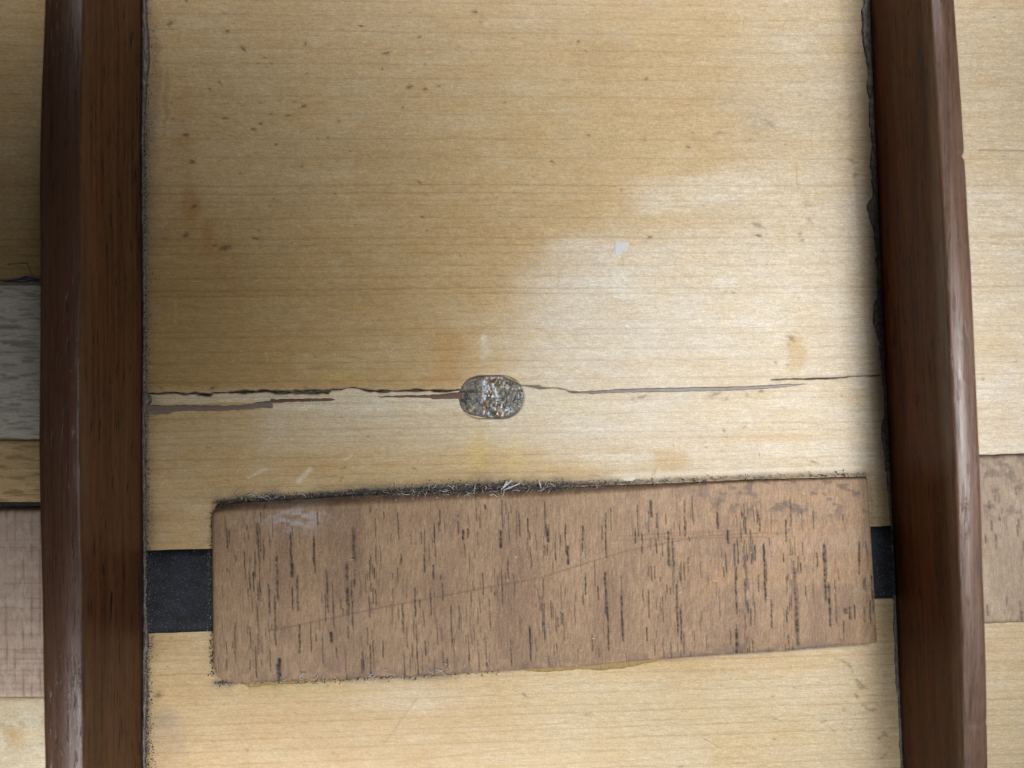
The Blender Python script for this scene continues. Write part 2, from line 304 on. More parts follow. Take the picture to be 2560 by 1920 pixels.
def board_paint(PX, PY):
    N = PX.shape
    v, g = wood_lines(PX, PY)
    wv = PX + 26 * (fbm(PX / 45, PY / 22, 40, 3) - .5); wvy = PY + 20 * (fbm(PX / 70, PY / 18, 41, 3) - .5)
    big = fbm(PX / 420, PY / 230, 3, 3); mid = fbm(PX / 130, PY / 26, 4, 4); cell = fbm(PX / 14, PY / 6, 77, 3)
    c = np.zeros(N + (3,)) + np.array([0.575, 0.412, 0.210])
    c = mixc(c, (0.50, 0.345, 0.165), np.clip((big - .42) * 2.2, 0, .8))
    c = mixc(c, (0.61, 0.465, 0.265), np.clip((mid - .50) * 2.2, 0, .7))
    # amber tone between left rib and middle, with the shade there painted in
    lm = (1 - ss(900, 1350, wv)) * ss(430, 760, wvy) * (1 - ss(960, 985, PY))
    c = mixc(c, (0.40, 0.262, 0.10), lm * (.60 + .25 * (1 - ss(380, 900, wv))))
    # bleached area: right of the old stain edge, its border follows the photograph
    bx = np.interp(wvy, [-50,0,203,260,290,330,393,425,447,488,529,575,600,640,760,960,1100,1180,1300,1920], [1900,1860,1815,1822,1830,1796,1800,1745,1640,1590,1540,1470,1380,1330,1290,1220,1240,1500,1700,1900])
    bl = ss(-90 - 60 * (1 - ss(380, 440, wvy)), 95 + 70 * ss(600, 700, wvy) + 90 * (1 - ss(380, 440, wvy)), wv - bx) * (1 - .75 * ss(1130, 1250, wvy)) * (1 - .38 * (1 - ss(400, 470, wvy)))
    warmband = np.exp(-((wvy - 552) / 34) ** 2) * ss(1400, 1500, wv) * (1 - ss(1700, 2000, wv))
    bl = bl * (1 - .65 * warmband)
    c = mixc(c, (0.70, 0.63, 0.505), np.clip(bl * (.62 + .5 * (mid - .5)) * (1 + .3 * np.exp(-((PX - 1550) / 350) ** 2 - ((PY - 850) / 220) ** 2)), 0, 1))  # bleach, strengthened right of the plug to paint in a pool of light
    edge = np.exp(-((wv - bx + 26) / 60) ** 2) * ss(150, 350, wvy) * (1 - ss(620, 700, wvy))
    c = mixc(c, (0.56, 0.38, 0.175), np.clip(edge * .38, 0, 1))
    # far right margin, greyer band along the rib
    mb = ss(0, 8, PX - (2095 + 55 * PY / 700)) * (PY < 1150)
    c = mixc(c, (0.47, 0.36, 0.235), mb * .42 * (PX < 2300))
    rb = ss(1985, 2110, PX) * (1 - ss(2330, 2340, PX)) * ss(1600, 1720, PY)
    c = mixc(c, (0.66, 0.53, 0.35), rb * .5)
    # pale strip of freshly split wood under the crack, and the pale field below it
    dA, inA = polyd(PX, PY, [(p[0], p[1]) for p in crackA])
    lowe = np.interp(PX, [340, 690, 700, 1180, 1500, 2000], [1012, 1004, 1022, 1030, 1040, 1010])
    ps = ss(0, 3, dA) * (1 - ss(-3, 5, wvy - lowe)) * (PX > 350) * (PX < 1500)
    c = mixc(c, (0.68, 0.60, 0.44), ps * .8)
    pf = ss(-40, 60, wv - 640) * (1 - ss(1230, 1500, wv)) * ss(0, 3, dA) * (1 - ss(1075, 1150, wvy))
    c = mixc(c, (0.68, 0.60, 0.45), pf * .62)
    low = ss(1650, 1720, PY) * ss(1050, 1500, wv)
    c = mixc(c, (0.65, 0.53, 0.34), low * .6)
    lpa = np.exp(-(((wv - 1060) / 170) ** 2 + ((wvy - 1745) / 34) ** 2) ** 2); c = mixc(c, (0.66, 0.54, 0.37), lpa * .5)
    def blob(cx, cy, rx, ry, pw=1.0, warp=True):
        x = wv if warp else PX; y = wvy if warp else PY
        return np.exp(-(((x - cx) / rx) ** 2 + ((y - cy) / ry) ** 2) ** pw)
    for cx, cy, rx, ry, pw, col, m in [
        (478, 510, 22, 60, 1.5, (0.40, 0.165, 0.035), .60), (520, 590, 18, 45, 1.5, (0.42, 0.18, 0.045), .6), (460, 340, 26, 120, 1.2, (0.40, 0.18, 0.06), .30), (540,640,60,60,1,(0.40,0.19,0.06),.25),
        (1118, 880, 40, 62, 1.8, (0.47, 0.26, 0.075), .62), (1100, 950, 60, 16, 1.5, (0.50, 0.27, 0.08), .5),
        (1195, 1130, 30, 75, 1.4, (0.66, 0.48, 0.14), .48), (1290, 1140, 26, 60, 2.0, (0.70, 0.55, 0.20), .42),
        (1990, 885, 24, 50, 4.0, (0.55, 0.35, 0.13), .65), (1975, 960, 50, 16, 2, (0.52, 0.36, 0.16), .35),
        (1672, 1148, 48, 26, 4.0, (0.52, 0.33, 0.13), .60), (1600, 1120, 150, 12, 2, (0.56, 0.34, 0.13), .4), (1900, 1095, 190, 9, 2, (0.55, 0.34, 0.14), .35),
        (1900, 300, 40, 32, 1.5, (0.47, 0.38, 0.30), .42), (1850, 250, 60, 50, 1.4, (0.46, 0.37, 0.26), .30), (1700, 470, 150, 30, 1.5, (0.74,0.62,0.45), .35),
        (870, 915, 70, 38, 2.0, (0.56, 0.45, 0.25), .55), (770, 905, 40, 26, 2.5, (0.53, 0.42, 0.24), .5), (960, 885, 60, 40, 2, (0.56, 0.44, 0.26), .40), (850, 945, 60, 12, 3, (0.52, 0.36, 0.10), .55),
        (800, 917, 40, 5, 2, (0.33, 0.18, 0.05), .55), (866, 895, 40, 4, 2, (0.36, 0.20, 0.06), .5), (1085, 800, 10, 60, 2, (0.5, 0.33, 0.12), .3),
        (1215, 875, 14, 30, 3, (0.70, 0.66, 0.52), .55), (1216, 850, 10, 18, 3, (0.74, 0.71, 0.6), .5), (1548, 700, 22, 60, 3, (0.72, 0.66, 0.53), .5), (1553, 655, 14, 12, 4, (0.56, 0.36, 0.13), .5),
        (838, 650, 14, 12, 2, (0.55, 0.48, 0.36), .5), (1240, 950, 70, 20, 1.5, (0.70, 0.60, 0.38), .3),
        (425, 1850, 45, 80, 2.0, (0.27, 0.20, 0.14), .38), (408, 1800, 34, 26, 2, (0.26, 0.20, 0.14), .40), (388, 200, 16, 130, 2.0, (0.25, 0.17, 0.10), .55), (416, 240, 8, 90, 3, (0.34, 0.18, 0.07), .5),
        (390, 1290, 40, 14, 1.5, (0.36, 0.22, 0.10), .45), (385, 780, 8, 8, 1, (0.38, 0.33, 0.36), .5), (700, 1242, 240, 12, 1.5, (0.42, 0.29, 0.16), .5), (1420, 1200, 180, 12, 1.5, (0.40,0.31,0.2), .35),
        (545, 1015, 9, 14, 1, (0.42, 0.28, 0.10), .5), (700, 1720, 150, 18, 2.0, (0.56, 0.44, 0.16), .5), (500, 1560, 22, 60, 3, (0.63, 0.54, 0.35), .4), (1500, 1190, 200, 4, 2, (0.38,0.27,0.17), .4),
        (45, 1830, 30, 60, 1.2, (0.50, 0.30, 0.08), .5), (370, 700, 30, 900, 4, (0.40, 0.27, 0.13), .35), (1565, 1205, 40, 3, 2, (0.20,0.15,0.1), .7), (1530, 1187, 60, 2.5, 2, (0.25,0.17,0.1), .6)]:
        c = mixc(c, col, np.clip(blob(cx, cy, rx, ry, pw) * m * (.82 if col[2] > .16 or cy > 1000 else .80) * (.7 + .6 * cell), 0, 1))
    # scratches that rubbed the varnish off
    def scratch(x0, y0, x1, y1, wd, col, m):
        dx, dy = x1 - x0, y1 - y0; L2 = dx * dx + dy * dy
        t = np.clip(((PX - x0) * dx + (PY - y0) * dy) / L2, 0, 1)
        d = np.hypot(PX - x0 - t * dx, PY - y0 - t * dy)
        return mixc(c, col, np.clip((1 - ss(wd * .4, wd, d)) * m * (.6 + .6 * cell), 0, 1))
    for a in [(622,1193,668,1170,5,(.74,.66,.5),.7),(745,1205,775,1172,8,(.74,.66,.52),.75),(862,1150,878,1140,5,(.72,.64,.5),.5),(438,755,438,810,3,(.6,.45,.25),.5),
              (445,1050,445,1090,3,(.6,.48,.3),.35),(690,740,698,778,3,(.55,.42,.25),.4),(1991,408,1994,462,3,(.50,.33,.1),.6),(1752,210,1752,430,4,(.50,.34,.14),.3),(1612,325,1612,350,3,(.45,.28,.1),.5),
              (455,90,462,70,2.5,(.6,.5,.35),.6),(665,880,668,905,3,(.6,.5,.35),.5),(1750,1840,1800,1870,2.5,(.4,.25,.12),.6),(960,1860,1040,1748,3,(.40,.27,.14),.55),(990,1905,1300,1870,3,(.42,.26,.12),.4),
              (2450,375,2600,378,4,(.33,.24,.15),.7),(2480,610,2560,612,3,(.4,.3,.18),.4),(20,660,68,658,2.5,(.05,.04,.03),.7),(68,658,80,690,2.5,(.05,.04,.03),.7),(1745,210,1745,330,2.5,(.46,.3,.12),.3),
              (790,1195,840,1190,3,(.25,.17,.08),.5),(1150,1183,1500,1180,2.5,(.45,.30,.14),.4),(850,1203,856,1192,3.5,(.25,.16,.08),.7)]:
        c = scratch(*a)
    # growth rings
    gs = np.clip(g, 0, 1.4) * (.43 - .10 * bl)
    c = c * (1 - gs[..., None] * np.array([.38, .50, .62]))
    fine = fbm(PX / 60, v / 3.2, 55, 3)
    c = c * (1 + (fine[..., None] - .5) * np.array([.16, .19, .24]))
    c = c * (1 + (cell[..., None] - .5) * np.array([.16, .18, .20]))
    mot = fbm((PX + PY * .7) / 7.5, (PY - PX * .5) / 5.5, 88, 3); c = c * (1 + (mot[..., None] - .5) * np.array([.30, .34, .40]) * (1 - .3 * ss(600, 900, PY))[..., None])
    tone = fbm(PX / 95, PY / 45, 101, 3); c = c * (1 + (tone[..., None] - .5) * np.array([.05, .14, .34]))
    # grime along the left rib and above and below the patch
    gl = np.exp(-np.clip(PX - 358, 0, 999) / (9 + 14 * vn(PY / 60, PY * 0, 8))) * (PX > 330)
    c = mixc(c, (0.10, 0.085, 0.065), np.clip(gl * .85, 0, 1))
    te = np.interp(PX, *zip(*TOPE)); be = np.interp(PX, *zip(*BOTE))
    inx = ss(520, 545, PX) * (1 - ss(2160, 2190, PX))
    gt = np.exp(-np.abs(PY - te + 5) / (5 + 9 * vn(PX / 40, PX * 0, 17) + 9 * np.exp(-((PX - 1180) / 200) ** 2))) * inx
    c = mixc(c, (0.045, 0.042, 0.042), np.clip(gt * np.interp(PX, [500, 1350, 1600, 2200], [1.5, 1.5, .75, .6]) * (.5 + .8 * fbm(PX / 9, PY / 5, 19, 2)), 0, 1))
    pl = np.exp(-((PY - te + 22) / 7) ** 2) * ss(1450, 1600, PX) * (1 - ss(2150, 2170, PX)); c = mixc(c, (0.74, 0.66, 0.52), pl * .6)
    gb = np.exp(-np.abs(PY - be - 4) / (3 + 8 * vn(PX / 30, PX * 0, 18) * (PX < 1150))) * inx * (PY > 1550)
    c = mixc(c, (0.07, 0.06, 0.055), np.clip(gb * .95, 0, 1))
    ge = np.exp(-np.clip(538 - PX, 0, 99) / 9) * (PX < 560) * ss(1258, 1280, PY) * (1 - ss(1680, 1700, PY)); c = mixc(c, (0.14, 0.12, 0.09), ge * .75)  # shadow at the left end of the patch, painted in
    # specks
    sp = np.zeros(N)
    xs1 = PX[0]; ys1 = PY[:, 0]
    for x, y, r, d in specks:
        r *= .82; d *= .85
        i0, i1 = np.searchsorted(xs1, [x - 4 * r, x + 4 * r]); j0, j1 = np.searchsorted(ys1, [y - 4 * r, y + 4 * r])
        if i1 <= i0 or j1 <= j0: continue
        sx = PX[j0:j1, i0:i1] - x; sy = PY[j0:j1, i0:i1] - y
        rr = np.hypot(sx * (.8 + .4 * math.sin(x)), sy * (1.2 + .4 * math.cos(y)) + .4 * sx * math.sin(x * y)) / (r * (.45 + 1.3 * vn(PX[j0:j1, i0:i1] / 4.5, PY[j0:j1, i0:i1] / 4.0, 66)))
        sp[j0:j1, i0:i1] = np.maximum(sp[j0:j1, i0:i1], d * np.exp(-rr ** 2.4))
    c = mixc(c, (0.060, 0.030, 0.018), sp)
    # cracks: depth and dirt inside
    z = np.zeros(N)
    for k, cr in enumerate((crackA, crackB, crackC)):
        xs = [p[0] for p in cr]; yc = np.interp(PX, xs, [p[1] for p in cr]); wd = np.interp(PX, xs, [p[2] for p in cr])
        inside = (PX >= xs[0]) & (PX <= xs[-1])
        n1 = fbm(PX / 22, PX * 0 + k * 5, 90, 4)
        d = PY - yc - (n1 - .5) * 3.2
        half = wd * (.12 + .75 * ss(.15, .8, fbm(PX / 26, PX * 0, 91 + k, 3)))
        prof = np.exp(-(np.abs(d) / np.maximum(half, .6)) ** 3) * inside
        z -= prof * (9 if k == 0 else 6) * U
        dirt = np.exp(-(np.abs(d) / (half + 2.5)) ** 2) * inside
        c = mixc(c, (0.30, 0.25, 0.19), dirt * .5)
        c = mixc(c, (0.020, 0.019, 0.020), np.clip(prof * (1.1 if k != 1 else .75) * (.45 + .9 * vn(PX / 9, PY / 1.6, 95)), 0, 1))
    # routed bed of the plug
    pr = np.hypot((np.clip(np.abs(PX - 1228) - 26, 0, None)), PY - 993) / 56.0
    z -= (1 - ss(.93, 1.0, pr)) * 10 * U
    # slight cup round the crack and tiny undulation
    z += 0.6 * U * (fbm(PX / 300, PY / 40, 61, 3) - .5) - gs * .15 * U
    c = np.clip(c, 0.005, .82)
    aux = np.zeros(N + (3,)); aux[..., 0] = np.clip(bl * .1 + sp * .2 + gl * .3 + gt * .3, 0, .5)
    return c, aux, z

def dense(a, b, st): return list(np.arange(a, b, st))
XS = np.array(dense(-2600, 0, 65) + dense(0, 2560, 4) + dense(2560, 5200, 66))
YS = np.array(dense(-2100, 0, 60) + dense(0, 930, 1.9) + dense(930, 1060, 1.0) + dense(1060, 1920, 2.1) + dense(1920, 4100, 60))
PX, PY = np.meshgrid(XS, YS)
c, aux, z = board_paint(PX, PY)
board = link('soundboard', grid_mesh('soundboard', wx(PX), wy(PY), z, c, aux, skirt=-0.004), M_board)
tag(board, 'honey coloured spruce soundboard with a long horizontal crack, stains and dark specks', 'soundboard')

# ------------------------------------------------------------------ painted slab (patches, blocks, planks)
def slab(name, mat, top, bot, left, right, zf, paint, nu, nv, parent=None, rad=(0, 0, 0, 0), base=0.0):
    """a thin block between a top and a bottom edge line; rad = corner rounding TL, BL, TR, BR"""
    u = np.linspace(0, 1, nu); 
    X0 = np.interp(u, [0, 1], [0, 1])
    tx = top[0][0] + (top[-1][0] - top[0][0]) * u; bx_ = bot[0][0] + (bot[-1][0] - bot[0][0]) * u
    ty = np.interp(tx, *zip(*top)); by = np.interp(bx_, *zip(*bot))
    dl = tx - tx[0]; dr = tx[-1] - tx
    def rnd(d, r): return np.where(d < r, r - np.sqrt(np.clip(r * r - (r - d) ** 2, 0, None)), 0) if r else 0 * d
    ty = ty + rnd(dl, rad[0]) + rnd(dr, rad[2]); by = by - rnd(dl, rad[1]) - rnd(dr, rad[3])
    v = np.linspace(0, 1, nv)[:, None]
    PXs = tx * (1 - v) + bx_ * v; PYs = ty * (1 - v) + by * v
    if left or right:
        pass
    dT = PYs - ty; dB = by - PYs; dL = PXs - PXs[:, :1]; dR = PXs[:, -1:] - PXs
    jit = (fbm(PXs / 18, PYs / 18, 123, 2) - .5) * 2.4
    edge = (dT < .01) | (dB < .01); PYj = PYs + np.where(edge, jit, 0)
    c_, a_, z_ = paint(PXs, PYj, dT, dB, dL, dR)
    return link(name, grid_mesh(name, wx(PXs), wy(PYj), z_ + base, c_, a_, skirt=base - 0.00015), mat, parent)

def pores(PXs, PYs, n, seed, x0, x1, y0, y1, lmin, lmax, wmin, wmax, known=()):
    r = np.random.default_rng(seed); out = np.zeros(PXs.shape)
    L = [(x, y, l, w_, s) for x, y, l, w_, s in [(q[0], q[1], q[2], q[3] * .68, q[4]) for q in known]]
    cl = r.uniform(x0, x1, 46)
    for i in range(n):
        x = r.choice(cl) + r.normal(0, 14) if r.random() < .62 else r.uniform(x0, x1)
        L.append((x, r.uniform(y0, y1), r.uniform(lmin, lmax) * (.5 + r.random()), r.uniform(wmin, wmax), r.uniform(.35, 1)))
    xs1 = PXs[PXs.shape[0] // 2]
    for x, y, l, w_, s in L:
        i0, i1 = np.searchsorted(xs1, [x - 4 * w_ - 14, x + 4 * w_ + 14])
        if i1 <= i0: continue
        sx = PXs[:, i0:i1]; sy = PYs[:, i0:i1]
        cx = x + (sy - y) * 0.035 + 2.0 * (vn(sy / 13, sy * 0 + x, 5) - .5)
        p = s * np.exp(-(np.abs(sx - cx) / w_) ** 2.2) * (1 - ss(.8, 1.0, np.abs(sy - y) / l)) * (.45 + .75 * vn(sx * 0 + x, sy / 5, 7))
        out[:, i0:i1] = np.maximum(out[:, i0:i1], p)
    return out

def patch_paint(PXs, PYs, dT, dB, dL, dR):
    th = np.interp(PXs, [530, 1300, 2190], [26, 17, 9]) * U
    cw = np.interp(PXs, [530, 800, 1200, 1600, 1800], [20, 24, 24, 16, 5])
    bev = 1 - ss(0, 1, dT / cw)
    rnd = np.exp(-dL / 5) + .5 * np.exp(-dR / 2) + .8 * np.exp(-dB / np.interp(PXs, [530, 1000, 1400], [9, 6, 2]))
    kn = [(734,1380,60,4,.95),(736,1418,22,6,.9),(790,1372,40,4,.9),(888,1355,46,7,.75),(873,1470,75,7,.7),(884,1500,60,4,.7),(700,1440,60,4.5,.75),(695,1545,70,3.5,.7),(650,1330,30,3.5,.7),
          (705,1660,26,6.5,1),(702,1672,26,6,1),(1158,1333,14,4,1),(1170,1330,13,4,1),(1252,1345,25,5,1),(1368,1335,20,4.5,1),(1063,1405,26,4,.9),(1418,1385,26,4.5,.9),(1085,1425,20,3.5,.8),
          (1512,1480,60,4,.9),(1518,1560,70,3.5,.9),(1553,1540,65,4,.85),(1668,1370,50,5,.85),(1680,1390,40,4,.7),(1690,1520,70,4,.8),(1700,1560,50,4,.85),(1816,1340,20,4,.9),(1835,1440,100,3.5,.8),
          (1838,1600,35,6,.9),(1908,1430,80,4,.9),(1925,1530,40,3.5,.8),(1985,1500,90,7,.7),(1990,1560,55,6,.8),(2058,1430,80,5,.9),(2070,1510,60,5,.9),(2060,1395,30,4,.8),(2085,1500,60,3,.6),
          (2120,1530,18,4,.8),(2110,1525,8,8,.6),(1355,1530,50,3,.8),(1360,1560,40,3,.8),(1130,1560,60,2.6,.8),(1010,1540,40,3,.8),(1045,1620,70,2.6,.8),(1040,1500,40,3,.8),(680,1490,40,4,.7),(823,1470,60,4,.7),
          (755,1590,40,4,.8),(833,1585,14,5,1),(750,1480,44,4,.7),(583,1340,22,3,.7),(1625,1270,24,5,.8),(1640,1300,20,4,.8),(1790,1300,24,4,.8),(1890,1290,20,4.5,.8),(1895,1310,20,4,.8),(1455,1330,22,4,.8)]
    P = pores(PXs, PYs, 620, 5, 560, 2180, 1262, 1662, 7, 32, 1.0, 1.9, kn)
    band = fbm(PXs / 60, PYs / 500, 31, 3); mo = fbm(PXs / 120, PYs / 90, 33, 4); hair = fbm(PXs / 3.5, PYs / 26, 35, 3); curl = fbm((PXs + PYs * .35) / 6, (PYs - PXs * .1) / 16, 36, 3)
    c_ = np.zeros(PXs.shape + (3,)) + np.array([0.355, 0.232, 0.138])
    c_ = mixc(c_, (0.26, 0.160, 0.100), np.clip((band - .45) * 2.6, 0, .7))
    c_ = mixc(c_, (0.43, 0.285, 0.18), np.clip((mo - .50) * 2, 0, .5))
    c_ = mixc(c_, (0.38, 0.235, 0.125), np.clip(ss(1550, 1850, PXs) * ss(.45, .7, fbm(PXs / 110, PYs / 40, 38, 3)) * .8, 0, 1))
    c_ = c_ * (1 + (hair[..., None] - .5) * .42) * (1 + (curl[..., None] - .5) * .38)
    # faint saw line rising across the piece
    ln = np.interp(PXs, [690, 960, 1350, 1560, 1750, 1900, 2000], [1568, 1512, 1440, 1375, 1338, 1330, 1332]); dd = PYs - ln
    c_ = mixc(c_, (0.16, 0.085, 0.048), np.exp(-(dd / 2.0) ** 2) * (PXs > 680) * (1 - ss(1850, 2050, PXs)) * .55)
    for k, (sl, off, a, b) in enumerate([(-.05, 1332, 1530, 1800), (-.02, 1345, 1500, 1950), (-.09, 1340, 1600, 1900), (.12, 1500, 545, 640)]):
        c_ = mixc(c_, (0.18, 0.10, 0.055), np.exp(-((PYs - off - sl * (PXs - 1650)) / 1.8) ** 2) * ss(a, a + 60, PXs) * (1 - ss(b - 60, b, PXs)) * .5)
    # worn grime: along the edges and smears
    gr = np.clip(np.exp(-dT / 14) * (.5 + fbm(PXs / 30, PYs / 9, 44, 3)) , 0, 1)
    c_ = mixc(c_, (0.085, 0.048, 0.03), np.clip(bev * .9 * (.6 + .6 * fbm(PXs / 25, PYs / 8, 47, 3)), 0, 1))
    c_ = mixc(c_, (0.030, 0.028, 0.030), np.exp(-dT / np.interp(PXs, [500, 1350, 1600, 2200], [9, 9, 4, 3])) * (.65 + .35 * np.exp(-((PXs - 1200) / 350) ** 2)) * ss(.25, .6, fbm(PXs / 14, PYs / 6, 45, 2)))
    sm = np.exp(-(((PXs - 745) / 75) ** 2 + ((PYs - 1292) / 32) ** 2)) * ss(.35, .65, fbm(PXs / 16, PYs / 9, 48, 3))
    c_ = mixc(c_, (0.46, 0.42, 0.41), np.clip(sm * 1.0, 0, 1))
    dk = ss(.52, .70, fbm(PXs / 22, PYs / 14, 49, 3)) * ss(1600, 1900, PXs) * (1 - ss(60, 130, dT)); c_ = mixc(c_, (0.11, 0.075, 0.06), dk * .65)
    db = np.exp(-dB / 26) * ss(.4, .65, fbm(PXs / 26, PYs / 12, 50, 3)); c_ = mixc(c_, (0.16, 0.115, 0.095), db * .7)
    c_ = mixc(c_, (0.12, 0.09, 0.075), np.exp(-dL / 6) * .6)
    c_ = mixc(c_, (0.014, 0.010, 0.013), np.clip(P * 1.15, 0, 1) * .97)
    z_ = th * (1 - .72 * bev) - .35 * th * np.clip(rnd, 0, 1) - P * 2.5 * U * .7 + (hair - .5) * .5 * U
    a_ = np.zeros(c_.shape); a_[..., 0] = -.05 * band
    return np.clip(c_, .004, .8), a_, z_
patch = slab('wooden_patch', M_patch, TOPE, BOTE, None, None, None, patch_paint, 960, 150, None, (16, 52, 2, 2))
tag(patch, 'long mid brown patch with dark vertical pores glued across the board between the two ribs', 'wooden patch', 'brown wooden patches')

# black strip: runs under the centre patch from rib to rib
def plain_paint(th, col, var=.1, seed=3, extra=None, rr=3):
    def f(PXs, PYs, dT, dB, dL, dR):
        c_ = np.zeros(PXs.shape + (3,)) + np.array(col)
        n = fbm(PXs / 90, PYs / 14, seed, 4); c_ = c_ * (1 + (n[..., None] - .5) * var * 4)
        if extra: c_ = extra(c_, PXs, PYs, dT, dB)
        e = np.exp(-np.minimum(dT, dB) / rr)
        z_ = th * U * (1 - .5 * e)
        return np.clip(c_, .004, .85), np.zeros(c_.shape), z_
    return f
strip = slab('black_strip', M_black, [(290, 1379), (540, 1372), (2180, 1316), (2300, 1313)], [(290, 1587), (540, 1577), (2180, 1497), (2300, 1496)], None, None, None,
             plain_paint(4, (.03, .03, .04)), 60, 12)
tag(strip, 'dusty black strip running under the brown patch from the left rib to the right rib', 'black strip')

# ------------------------------------------------------------------ pieces beyond the left rib
def saw_extra(c_, X, Y, dT, dB):
    v1 = np.exp(-(np.abs(np.mod(X + 3 * vn(Y / 60, Y * 0, 4), 21.0) - 9) / 2.2) ** 2) * ss(.35, .6, fbm(X / 14, Y / 90, 5, 2))
    c_ = mixc(c_, (.25, .13, .09), v1 * .65)
    h = 0
    for y, s in [(1300,.3),(1345,.5),(1365,.7),(1372,.5),(1410,.4),(1453,.8),(1490,.6),(1514,.9),(1545,.4),(1580,.5),(1617,.9),(1624,.8),(1640,.7),(1652,.8),(1668,.7),(1680,.6),(1700,.6),(1715,.5)]:
        h = h + s * np.exp(-((Y - y - 2 * (vn(X / 12, X * 0, int(y)) - .5)) / 2.0) ** 2)
    c_ = mixc(c_, (.24, .13, .095), np.clip(h * .55, 0, .75))
    lt = ss(.5, .7, fbm(X / 10, Y / 22, 60, 3)); c_ = mixc(c_, (.62, .53, .45), lt * .5)
    return c_ * (1 - .35 * np.exp(-dT / 8))[..., None]
def pale_extra(c_, X, Y, dT, dB):
    g = ss(.5, .75, fbm(X / 40, Y / 5, 71, 3)); c_ = mixc(c_, (.26, .235, .19), g * .7)
    for y in (742, 798, 822, 880): c_ = mixc(c_, (.16, .14, .12), np.exp(-((Y - y - 3 * (vn(X / 30, X * 0, y) - .5)) / 1.8) ** 2) * .6)
    return c_
def tan_extra(c_, X, Y, dT, dB):
    g = ss(.5, .7, fbm(X / 50, Y / 6, 75, 3)); c_ = mixc(c_, (.34, .215, .09), g * .7)
    return c_ * (1 - .5 * np.exp(-dT / 4))[..., None]
def cream_extra(c_, X, Y, dT, dB):
    b = np.exp(-(((X - 40) / 26) ** 2 + ((Y - 1832) / 26) ** 2)); c_ = mixc(c_, (.55, .33, .10), b * .6)
    b = ss(.5, .7, fbm(X / 30, Y / 22, 79, 3)); return mixc(c_, (.71, .66, .52), b * .6)
LX = -620
o = slab('pale_board', M_board, [(LX, 714), (262, 711)], [(LX, 1097), (262, 1097)], None, None, None, plain_paint(14, (.68, .64, .55), .1, 3, pale_extra), 220, 110)
tag(o, 'weathered grey-white board left of the left rib, above the narrow tan board', 'board')
o = slab('tan_board', M_board, [(LX, 1100.5), (262, 1100)], [(LX, 1256), (262, 1253)], None, None, None, plain_paint(11, (.66, .48, .25), .1, 6, tan_extra), 220, 60)
tag(o, 'narrow tan board left of the left rib, between the grey board and the pinkish block', 'board')
o = slab('pinkish_block', M_saw, [(LX, 1275), (262, 1269)], [(LX, 1738), (262, 1738)], None, None, None, plain_paint(20, (.51, .39, .315), .08, 8, saw_extra), 260, 150)
tag(o, 'pinkish block with crossing saw marks at the left edge, partly behind the left rib', 'wooden block')
o = slab('cream_board', M_board, [(LX, 1741), (262, 1741)], [(LX, 2600), (262, 2600)], None, None, None, plain_paint(8, (.64, .54, .37), .1, 11, cream_extra), 220, 160)
tag(o, 'cream coloured board in the lower left corner, below the pinkish block', 'board')
o = slab('black_gap_strip', M_grit_gap_dark, [(LX, 1257.5), (262, 1255)], [(LX, 1273.5), (262, 1267.5)], None, None, None, plain_paint(1.5, (.01, .01, .01)), 20, 4)  # black strip laid in for the shade inside the gap
o.name = 'gap_strip'; tag(o, 'dark gap between the tan board and the pinkish block, filled by a black strip', 'gap')

# ------------------------------------------------------------------ patch beyond the right rib
def patch2_paint(PXs, PYs, dT, dB, dL, dR):
    P = pores(PXs, PYs, 150, 15, 2420, 3050, 1160, 1540, 6, 16, 1.8, 3.4, [(2535,1325,18,3,.9),(2490,1290,10,4,.8),(2478,1245,8,4,.8),(2530,1225,10,4,.8),(2545,1535,14,5,.8),(2552,1375,16,5,.6)])
    mo = fbm(PXs / 70, PYs / 60, 133, 4); hair = fbm(PXs / 4, PYs / 20, 135, 3)
    c_ = np.zeros(PXs.shape + (3,)) + np.array([0.36, 0.265, 0.185])
    c_ = mixc(c_, (0.45, 0.345, 0.245), np.clip((mo - .45) * 3, 0, .8)); c_ = c_ * (1 + (hair[..., None] - .5) * .4)
    gr = ss(.45, .7, fbm(PXs / 20, PYs / 16, 137, 3)) * (1 - ss(120, 190, dT)); c_ = mixc(c_, (0.15, 0.11, 0.085), gr * .6)
    c_ = mixc(c_, (0.04, 0.03, 0.03), np.exp(-dT / 5) * .85); c_ = mixc(c_, (0.03, 0.022, 0.02), P * .85); c_ = mixc(c_, (.12, .09, .07), np.exp(-dB / 5) * .6)
    return np.clip(c_, .004, .8), np.zeros(c_.shape), 14 * U * (1 - .4 * np.exp(-np.minimum(dT, dB) / 4)) - P * U
o = slab('wooden_patch', M_patch, [(2330, 1143), (3100, 1112)], [(2330, 1560), (3100, 1535)], None, None, None, patch2_paint, 300, 120)
tag(o, 'pale brown speckled patch at the right edge of the picture, behind the right rib', 'wooden patch', 'brown wooden patches')

